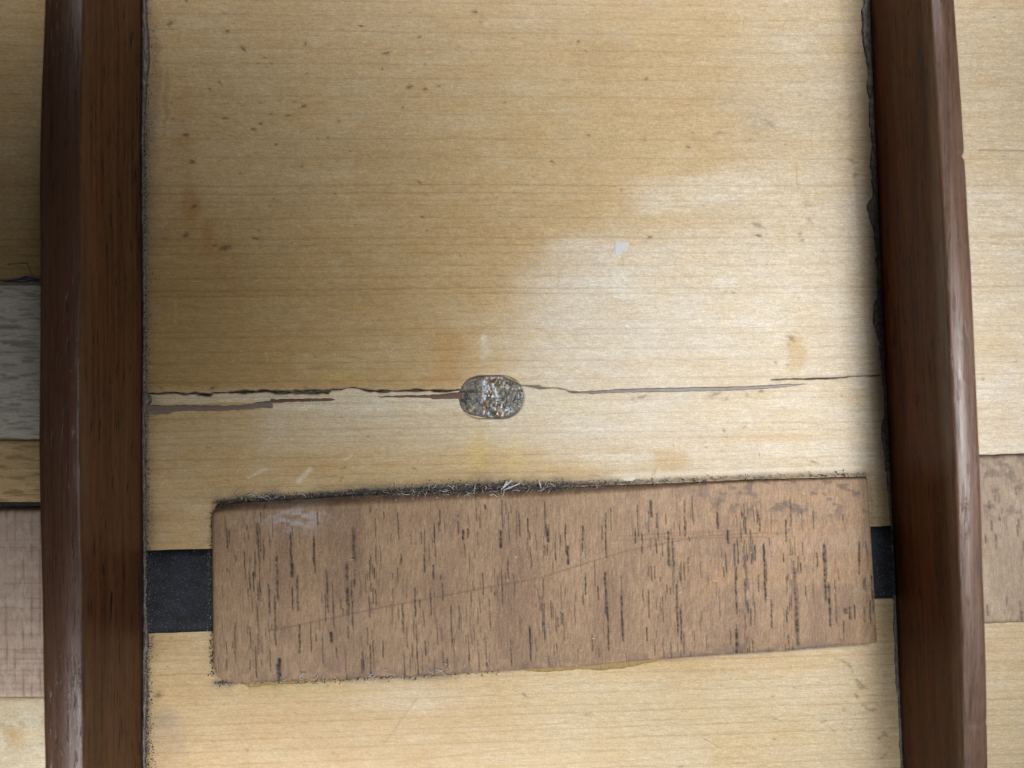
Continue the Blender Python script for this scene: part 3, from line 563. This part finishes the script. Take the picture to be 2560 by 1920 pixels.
# ------------------------------------------------------------------ ribs
def rib_h(y):  # height along the rib, arched
    return 0.0280 - 0.0026 * (y / 0.096) ** 2 if abs(y) < 0.13 else 0.0280 - 0.0026 * (0.13 / 0.096) ** 2 - (abs(y) - 0.13) * .05
def make_rib(name, xin, sgn, width, mat, rin, rout, crown, label, nick=None, seed=0, tilt=0.0):
    """xin(y) = foot of the face that looks to the middle; sgn = -1 rib lies to the left, +1 to the right"""
    ys = np.concatenate([np.arange(-0.3, -0.11, .01), np.arange(-0.11, 0.11, .0008), np.arange(0.11, 0.3, .01)])
    rows = []
    for y in ys:
        h = rib_h(y); x0 = xin(y); p = []
        lean = 0.0006
        for t in np.linspace(0, 1, 12)[:-1]: p.append((t * lean, t * (h - rin)))
        for a in np.linspace(0, math.pi / 2, 9): p.append((lean + rin - rin * math.cos(a), h - rin + rin * math.sin(a)))
        fl = np.linspace(lean + rin, width - rout, 8)[1:-1]
        for f in fl: p.append((f, h + crown * math.sin(math.pi * (f - lean - rin) / (width - rout - lean - rin))))
        xm = width * (.55 if sgn < 0 else .35); p = [(a, b - tilt * min(1, max(0, (b / h - .8) * 5)) * max(0, (xm - a) / xm) ** 2) for a, b in p]
        for a in np.linspace(math.pi / 2, 0, 9): p.append((width - rout + rout * math.cos(a), h - rout + rout * math.sin(a)))
        for t in np.linspace(1, 0, 8)[1:]: p.append((width, t * (h - rout)))
        p = np.array(p); arc = np.arange(len(p))
        wob = (vn(arc / 9.0 + seed, np.full(len(p), y / .02), 200 + seed) - .5) * .00012 + (vn(arc / 4.0 + seed, np.full(len(p), y / .005), 201 + seed) - .5) * .00004
        wob[:1] = 0; px_ = p[:, 0] + np.where(p[:, 0] > width * .5, wob, -wob); pz = p[:, 1] + np.where(p[:, 1] > h * .8, wob, 0)
        if nick:
            for (yn, s, depth, lo, hi) in nick:
                k = math.exp(-((y - yn) / s) ** 2) * depth; m = (arc >= lo) & (arc <= hi); pz = pz - m * k; px_ = px_ - m * k * .5 * (px_ > width * .6)
        rows.append(np.stack([x0 + sgn * px_, np.full(len(p), y), pz], -1))
    G = np.array(rows)
    if sgn < 0: G = G[::-1]
    G = G[::-1]
    me = grid_mesh(name, G[..., 0], G[..., 1], G[..., 2], smooth=True)
    # close both ends
    import bmesh
    bm = bmesh.new(); bm.from_mesh(me); bm.normal_update()
    be = [e for e in bm.edges if e.is_boundary]; bmesh.ops.holes_fill(bm, edges=be, sides=0); bmesh.ops.recalc_face_normals(bm, faces=bm.faces)
    bm.to_mesh(me); bm.free()
    o = link(name, me, mat)
    tag(o, label, 'rib', 'dark brown wooden ribs')
    return o
xinL = lambda y: wx(357 + 4 * (0.096 - y) / 0.192 + 1.5 * math.sin(y * 90))
xinR = lambda y: wx(2172 + 84 * (0.096 - y) / 0.192)
ribL = make_rib('rib', xinL, -1, 0.0094, M_ribL, 0.0006, 0.0012, 0.0001, 'wide dark brown rib on the left, with a soft greyish sheen along its top', [(-0.086, .0012, .0003, 14, 24)], 1, 0.0009)
ribR = make_rib('rib', xinR, 1, 0.0066, M_ribR, 0.0007, 0.0018, 0.0002, 'narrow reddish brown rib on the right, slanting, with a bright sheen on its rounded top', [(0.0492, .0006, .0005, 26, 40), (-0.0735, .0003, .0004, 20, 36)], 2, 0.0003)

# ------------------------------------------------------------------ dark glue bead along the right rib
def bead(name, path, rad, hgt, mat, parent, n, seed, side=-1, k=9):
    ts = np.linspace(0, 1, n); pts = [path(t) for t in ts]
    rows = []
    for i, t in enumerate(ts):
        x, y = pts[i]; r = rad(t, i); h = hgt * (.5 + r / rad(0, -1) * .5) if callable(rad) else hgt
        a = np.linspace(0, math.pi, k)
        xs = x + side * r * (.5 - .5 * np.cos(a)) * U; zs = np.sin(a) ** .7 * h * U * (.7 + .6 * vn(a * 2, np.full(k, t * n / 5), seed))
        rows.append(np.stack([xs, np.full(k, y) + (vn(a * 3, np.full(k, t * n / 3), seed + 1) - .5) * 2 * U, zs + .00003], -1))
    G = np.array(rows)
    o = link(name, grid_mesh(name, G[..., 0], G[..., 1], G[..., 2]), mat, parent); return o
def radR(t, i):
    if i < 0: return 14.0
    y = 0.1 - .2 * t; py = 960 - y / U
    r = 5 + 12 * float(fbm(py / 60, 0.3, 300, 3)) ** 1.4 + 5 * float(vn(py / 13, 0.1, 301))
    for c0, s, a in [(80, 90, 9), (215, 20, 5), (420, 45, 4), (520, 26, 17), (575, 40, 6), (790, 40, 14), (870, 40, 2), (1080, 25, 6), (1130, 20, 5), (60, 60, 3)]:
        r += a * math.exp(-((py - c0) / s) ** 2)
    if py > 1180: r *= .62
    return r
bead('glue_bead', lambda t: (xinR(0.1 - .2 * t) + 2 * U, 0.1 - .2 * t), radR, 4, M_glue_dark, ribR, 620, 310)
def radL(t, i):
    if i < 0: return 8.0
    py = 960 - (0.1 - .2 * t) / U
    r = 5 + 7 * float(fbm(py / 40, 0.7, 320, 3)) + (9 * math.exp(-((py - 140) / 90) ** 2))
    for c0, s, a in [(1000, 16, 14), (1600, 40, 5), (1740, 60, 6)]: r += a * math.exp(-((py - c0) / s) ** 2)
    return r
bead('glue_bead', lambda t: (xinL(0.1 - .2 * t) - 2 * U, 0.1 - .2 * t), radL, 5, M_glue_dark, ribL, 620, 330, side=1)

# ------------------------------------------------------------------ scattered grains and lint
def grains(name, pts, mat, label, cat, parent=None):
    V = []; F = []
    oct_ = np.array([(1,0,0),(-1,0,0),(0,1,0),(0,-1,0),(0,0,1),(0,0,-1)], float)
    fc = [(0,2,4),(2,1,4),(1,3,4),(3,0,4),(2,0,5),(1,2,5),(3,1,5),(0,3,5)]
    for (x, y, z0, r) in pts:
        s = oct_ * r * rng.uniform(.5, 1.3, 3); a = rng.uniform(0, 6.28); ca, sa = math.cos(a), math.sin(a)
        s = np.stack([s[:, 0] * ca - s[:, 1] * sa, s[:, 0] * sa + s[:, 1] * ca, s[:, 2]], -1)
        b = len(V) * 1; V.extend((s * U + np.array([wx(x), wy(y), z0 * U + r * U * .4])).tolist()); F.extend([(b + i, b + j, b + k) for i, j, k in fc])
    me = bpy.data.meshes.new(name); me.from_pydata(V, [], F); o = link(name, me, mat, parent)
    if label: tag(o, label, cat, None, 'stuff')
    else: o['kind'] = 'stuff'
    return o
def fibres(name, lines, mat, parent=None):
    V = []; F = []
    for pts, r in lines:
        pts = np.array(pts, float); n = len(pts)
        for i in range(n):
            d = pts[min(i + 1, n - 1)] - pts[max(i - 1, 0)]; d = d / (np.linalg.norm(d) + 1e-9)
            s = np.array([-d[1], d[0], 0]); s /= np.linalg.norm(s) + 1e-9; up = np.cross(d, s)
            rr = r * (.35 if i in (0, n - 1) else 1)
            for k in range(4):
                a = k * math.pi / 2 + .78; q = pts[i] + rr * (math.cos(a) * s + math.sin(a) * up)
                V.append((wx(q[0]), wy(q[1]), q[2] * U))
            if i:
                b = len(V) - 8
                for k in range(4): F.append((b + k, b + (k + 1) % 4, b + 4 + (k + 1) % 4, b + 4 + k))
    me = bpy.data.meshes.new(name); me.from_pydata(V, [], F); me.polygons.foreach_set('use_smooth', [True] * len(F))
    return link(name, me, mat, parent)
def curl(x, y, L, z0, zs=3, wild=.5, ang=None):
    a = rng.uniform(0, 6.28) if ang is None else ang; n = 7; p = []
    k = rng.normal(0, wild)
    for i in range(n):
        p.append((x, y, z0 + zs * math.sin(i / (n - 1) * 3.14) + .4)); x += L / n * math.cos(a); y += L / n * math.sin(a); a += k + rng.normal(0, wild * .5)
    return p
# dust along the left rib
P1 = []; P1d = []
for i in range(3800):
    y = rng.uniform(-60, 1980); d = abs(rng.normal(0, 1)) * (5 + 5 * float(vn(y / 70, 0.2, 400)) + 5 * math.exp(-((y - 120) / 120) ** 2))
    (P1 if rng.random() < .72 else P1d).append((361 + 4 * y / 1920 + d, y, max(0, 5 - d * .5), rng.uniform(.8, 2.0)))
grains('dust_line', P1, M_dust, 'pale grey dust gathered along the foot of the left rib', 'dust')
grains('dark_grit', P1d, M_grit_gap_dark, 'dark grit lying in the dust at the foot of the left rib', 'grit')
# dust along the patch edges
P2 = []; P2d = []; lint = []
for i in range(2600):
    x = rng.uniform(540, 2165); te = float(np.interp(x, *zip(*TOPE))); k = .35 + math.exp(-((x - 1150) / 330) ** 2)
    if rng.random() > k * .8: continue
    y = te - 6 + rng.normal(0, 4 + 5 * math.exp(-((x - 1150) / 260) ** 2)); (P2 if rng.random() < .42 else P2d).append((x, y, 3 if y < te else 8, rng.uniform(.9, 2.1)))
for i in range(900):
    x = rng.uniform(545, 1250); be = float(np.interp(x, *zip(*BOTE))); y = be + rng.normal(3, 4)
    if x > 1000 and rng.random() < .5: continue
    (P2 if rng.random() < .4 else P2d).append((x, y, 3 if y > be else 16, rng.uniform(1, 2.3)))
for i in range(420):
    y = rng.uniform(1270, 1690); P2d.append((534 - abs(rng.normal(0, 5)), y, 4 if 1375 < y < 1580 else 1, rng.uniform(.8, 1.8)))
for i in range(260):
    y = rng.uniform(1375, 1580); P2.append((rng.choice([368, 520]) + abs(rng.normal(0, 9)), y, 5, rng.uniform(.7, 1.3)))
for i in range(90):
    y = rng.uniform(1195, 1310); P2.append((2170 + (y - 1195) * .08 + rng.normal(2, 2.5), y, 2, rng.uniform(.8, 1.8)))
for i in range(900):
    x = float(np.clip(rng.normal(1180, 210), 560, 2100)); te = float(np.interp(x, *zip(*TOPE)))
    P2.append((x, te + rng.normal(-1, 9), 4 + max(0, rng.normal(8, 5)) * (abs(x - 1180) < 300), rng.uniform(.5, 1.4)))
for i in range(500):
    x = rng.uniform(560, 1300); be = float(np.interp(x, *zip(*BOTE)))
    P2.append((x, be + rng.normal(-3, 8), 22, rng.uniform(.5, 1.2)))
for i in range(900):
    y = rng.uniform(-40, 1960); xr = 2172 + 84 * y / 1920
    P2.append((xr - abs(rng.normal(0, 6)), y, 6, rng.uniform(.5, 1.2)))
for i in range(700):
    P2.append((rng.uniform(366, 534), rng.uniform(1378, 1578), 4, rng.uniform(.35, .95)))
for i in range(160):
    P2.append((rng.uniform(2185, 2240), rng.uniform(1318, 1494), 4, rng.uniform(.35, .9)))
grains('dust_rim', P2, M_dust, 'pale dust caught along the edges of the long brown patch', 'dust')
grains('black_grit', P2d, M_grit_gap_dark, 'black grit packed along the upper and lower edges of the long brown patch', 'grit')
for i in range(55):
    x = float(np.clip(rng.normal(1190, 120), 640, 1650)); te = float(np.interp(x, *zip(*TOPE)))
    lint.append((curl(x, te + rng.normal(-2, 12), rng.uniform(8, 30), 10, 6, .3, rng.normal(0, .5)), rng.uniform(.35, 1.0)))
for i in range(45):
    x = rng.uniform(620, 1200); be = float(np.interp(x, *zip(*BOTE))); lint.append((curl(x, be + rng.normal(-6, 12), rng.uniform(8, 26), 24 - (x - 600) * .01, 3, .5), rng.uniform(.4, .8)))
for i in range(26):
    lint.append((curl(rng.normal(650, 40), 1238 + rng.normal(0, 5), rng.uniform(10, 26), 2, 4, .4, rng.normal(0, .5)), .6))
for a, b in [((1252, 1222), (1280, 1198)), ((1262, 1215), (1268, 1200)), ((1258, 1224), (1300, 1205)), ((1345, 1200), (1352, 1218))]:
    for k in range(3): lint.append(([(a[0] + k, a[1], 12), ((a[0] + b[0]) / 2 + rng.normal(0, 2), (a[1] + b[1]) / 2, 18), (b[0], b[1] + k * 1.5, 14)], 1.4))
o = fibres('lint_tuft', lint, M_fibre); tag(o, 'wispy white lint fibres clinging to the upper and lower edges of the long brown patch', 'lint', None, 'stuff')
sc_l = []
for i in range(130):
    x = rng.uniform(380, 2140); y = rng.uniform(0, 1920)
    if 1230 < y < 1690 and x > 535: z0 = 26
    else: z0 = 1
    sc_l.append((curl(x, y, rng.uniform(5, 16), z0, 2, .4), rng.uniform(.35, .6)))
o = fibres('loose_fibre', sc_l, M_fibre); tag(o, 'short pale fibres scattered over the soundboard and patch', 'fibres', None, 'stuff')
thread = [([(-30, 700, 4), (20, 704, 6), (50, 701, 8), (72, 694, 9), (90, 699, 10), (130, 702, 8)], 2.6), ([(40, 703, 6), (66, 699, 11), (88, 704, 10), (130, 708, 7)], 2.2), ([(10, 706, 4), (60, 706, 6), (130, 698, 6)], 2.0)]
o = fibres('blue_thread', thread, M_blue); tag(o, 'dark blue frayed thread on the seam above the grey board, left of the left rib', 'thread')

# ------------------------------------------------------------------ fillers in the crack (parts of the soundboard)
def ribbon(name, pts, mat, zc, parent, seed, jag=1.0):
    xs = [p[0] for p in pts]; X = np.arange(xs[0], xs[-1] + .1, 3.0); yc = np.interp(X, xs, [p[1] for p in pts]); w_ = np.interp(X, xs, [p[2] for p in pts])
    v = np.linspace(-1, 1, 9)[:, None]
    up = w_ / 2 + jag * (vn(X / 9, X * 0, seed) - .5) * 2; dn = w_ / 2 + jag * (vn(X / 9, X * 0, seed + 1) - .5) * 2
    Y = yc + np.where(v < 0, v * np.maximum(up, .4), v * np.maximum(dn, .4)); Xg = np.broadcast_to(X, Y.shape)
    Z = (zc * (1 - np.abs(v) ** 3) + .25 + (fbm(Xg / 20, Y / 4, seed + 2, 3) - .5) * .9 * (1 - np.abs(v) ** 4)) * U
    return link(name, grid_mesh(name, wx(Xg), wy(Y), Z, skirt=-0.0002), mat, parent)
f = ribbon('crack_filler', [(352,1025,24),(375,1025,24),(420,1025,22),(432,1022,17),(470,1020,15),(530,1021,14),(580,1020,13),(630,1016,14),(655,1012,17),(684,1010,20)], M_filler, .9, board, 500, 1.2)
f['label'] = 'wide grey-brown smear of filler at the left rib'
f = ribbon('crack_filler', [(676,1003,12),(690,1003,9),(720,1001,8),(760,1000,7.5),(815,999.5,7.5),(829,999,6),(838,999,2)], M_filler2, .6, board, 510)
f['label'] = 'thin red-brown filler sliver'
f = ribbon('crack_filler', [(946,993,2),(970,992,4),(1030,991,5.5),(1075,991,7),(1080,992,12),(1110,991,13),(1135,989,15),(1160,987,18)], M_filler2, .6, board, 520)
f['label'] = 'red-brown filler running into the plug'
f = ribbon('crack_filler', [(1420,979,1.5),(1450,981,4),(1490,980.5,7),(1550,977,9.5),(1650,975,10.5),(1750,973,10.5),(1850,971,9.5),(1920,967,9),(1975,963,7),(1995,961.5,4),(2022,959.5,1)], M_filler3, .7, board, 530, .6)
f['label'] = 'long grey filler tapering to the right'

# ------------------------------------------------------------------ plug of glue and grit
nr, na = 60, 260
rr = np.linspace(0, 1, nr)[:, None]; aa = np.linspace(0, 2 * math.pi, na)[None, :]
ca, sa = np.cos(aa), np.sin(aa)
bump_r = 1 + .07 * (vn(aa * 3, aa * 0, 600) - .5) + .03 * (vn(aa * 9, aa * 0, 601) - .5)
bump_r[:, -1] = bump_r[:, 0]
ex = 84 * np.sign(ca) * np.abs(ca) ** .86; ey = 54 * np.sign(sa) * np.abs(sa) ** .86
QX = 1227 + rr * ex * bump_r; QY = 992 - rr * ey * bump_r + .02 * (QX - 1227)
n1 = fbm(QX / 11, QY / 11, 610, 4); n2 = fbm(QX / 5, QY / 6, 611, 3); rid = 1 - np.abs(2 * fbm(QX / 13, QY / 15, 612, 3) - 1)
cen = np.exp(-((QX - 1232 - .15 * (QY - 992)) / 34) ** 4)
QZ = (-2.5 + 5.5 * (1 - rr ** 3) + 4.5 * (rid - .6) * (.4 + cen) * (1 - rr ** 6) + 2.5 * (n2 - .5) * (1 - rr ** 8)) * U
pc = np.zeros(QX.shape + (3,)) + np.array([.175, .165, .13])
pc = mixc(pc, (.035, .04, .038), ss(.46, .64, n1) * .9)
pc = mixc(pc, (.42, .38, .30), ss(.62, .80, n2) * .6)
brown = cen * ss(.40, .55, fbm(QX / 10, QY / 26, 620, 3)); pc = mixc(pc, (.20, .10, .032), np.clip(brown, 0, 1))
wht = (cen + .9 * np.exp(-((QY - 1030) / 9) ** 2) * np.exp(-((QX - 1235) / 50) ** 2)) * ss(.60, .72, fbm(QX / 7 + QY / 30, QY / 11, 630, 3)); pc = mixc(pc, (.66, .74, .84), np.clip(wht * 1.2, 0, 1) * .95)
whl = np.exp(-((QX - 1211) / 6) ** 2) * np.exp(-((QY - 965) / 16) ** 2) + np.exp(-((QY - 944 + .06 * (QX - 1230)) / 3.0) ** 2) * (np.abs(QX - 1240) < 24) + np.exp(-((QX - 1240 - .3 * (QY - 985)) / 4) ** 2) * (np.abs(QY - 980) < 22)
pc = mixc(pc, (.68, .75, .86), np.clip(whl, 0, 1) * .95 * ss(.3, .5, n2))
slv = np.exp(-((QX - 1198) / 7) ** 2) * np.exp(-((QY - 1000) / 13) ** 2); pc = mixc(pc, (.16, .18, .22), slv * .9)
ylw = np.exp(-(((QX - 1180) + (QY - 1023) * 1.0) / 4) ** 2) * np.exp(-(((QX - 1180) - (QY - 1023)) / 16) ** 2); pc = mixc(pc, (.58, .54, .36), ylw)
gl_ = np.exp(-(((QX - 1269) / 5) ** 2 + ((QY - 968) / 5) ** 2)); pc = mixc(pc, (.60, .62, .48), gl_)
pc = mixc(pc, (.15, .12, .10), ss(.88, .95, rr * np.ones_like(QX)) * .8); pc = mixc(pc, (.03, .025, .022), ss(.955, .985, rr * np.ones_like(QX)) * .85)  # shade of the recess painted in as a dark rim
pc = mixc(pc, (.01, .01, .01), np.exp(-((QX - 1305) / 6) ** 2) * np.exp(-((QY - 992) / 16) ** 2))
pa = np.zeros(pc.shape); pa[..., 0] = .62 - .46 * cen
o = link('glue_plug', grid_mesh('glue_plug', wx(QX), wy(QY), QZ, np.clip(pc, .004, .8), pa, None), M_plug, board)
o['label'] = 'oval plug of glossy brown and grey glue with grit, set in the crack'
ogr = []
for i in range(420):
    a = rng.uniform(0, 6.28); r_ = math.sqrt(rng.random()) * .96; x = 1227 + 80 * r_ * math.cos(a); y = 992 + 50 * r_ * math.sin(a)
    if abs(x - 1232) < 28 and rng.random() < .9: continue
    ogr.append((x, y, 3.2 * (1 - r_ ** 3), rng.uniform(.8, 2.2)))
g1 = grains('plug_grit', ogr[::2], M_dust, None, None, board); g2 = grains('plug_grit', ogr[1::2], M_grit_gap_dark, None, None, board)

# ------------------------------------------------------------------ amber glue squeezed out below the patch
def squeeze(name, pts, seed, mat, h):
    xs = [p[0] for p in pts]; X = np.arange(xs[0], xs[-1], 4.0); w_ = np.interp(X, xs, [p[1] for p in pts]) + 3 * (vn(X / 14, X * 0, seed) - .5)
    be = np.interp(X, *zip(*BOTE)) - 3; v = np.linspace(0, 1, 8)[:, None]
    Y = be + v * np.maximum(w_, 1); Xg = np.broadcast_to(X, Y.shape)
    Z = (h * np.sqrt(np.clip(1 - v ** 2, 0, 1)) * (.7 + .6 * vn(Xg / 5.5, Y / 22, seed + 1)) + .2) * U
    return link(name, grid_mesh(name, wx(Xg), wy(Y), Z, skirt=-0.00005), mat, patch)
squeeze('glue_squeeze', [(1290, 2), (1320, 12), (1360, 17), (1420, 16), (1450, 14), (1500, 22), (1560, 22), (1620, 14), (1680, 5)], 700, M_glue_amber, 4)
squeeze('glue_squeeze', [(600, 4), (622, 22), (660, 20), (720, 18), (800, 14), (870, 12), (930, 6), (980, 2)], 710, M_glue_amber, 4)

# ------------------------------------------------------------------ small white things
def chip(name, outline, z0, mat, label, cat, seed):
    import bmesh
    bm = bmesh.new(); n = len(outline); cx = sum(p[0] for p in outline) / n; cy = sum(p[1] for p in outline) / n
    rings = []
    for f_, zz in ((1.0, -.2), (1.0, 1.2), (.72, 1.9), (.4, 1.4)):
        rings.append([bm.verts.new((wx(cx + (x - cx) * f_), wy(cy + (y - cy) * f_), (z0 + zz + .8 * (float(vn(x / 5 * f_, y / 5, seed)) - .5) * (zz > 0)) * U)) for x, y in outline])
    for a, b in zip(rings, rings[1:]):
        for i in range(n): bm.faces.new((a[i], a[(i + 1) % n], b[(i + 1) % n], b[i]))
    c0 = bm.verts.new((wx(cx), wy(cy), (z0 + 2.2) * U))
    for i in range(n): bm.faces.new((rings[-1][i], rings[-1][(i + 1) % n], c0))
    bmesh.ops.recalc_face_normals(bm, faces=bm.faces)
    me = bpy.data.meshes.new(name); bm.to_mesh(me); bm.free(); o = link(name, me, mat); return tag(o, label, cat)
chip('paper_flake', [(1537,605),(1552,604),(1570,605),(1571,612),(1566,620),(1567,629),(1558,630),(1549,634),(1540,638),(1535,639),(1536,622)], 0, M_paper, 'tiny square flake of white paper on the soundboard, above and right of the plug', 'paper flake', 3)
chip('wax_crumb', [(1550,1194),(1560,1191),(1575,1190),(1586,1190),(1588,1196),(1582,1202),(1570,1203),(1560,1200)], 0, M_cream, 'small cream crumb of wax just above the upper edge of the long brown patch', 'crumb', 5)
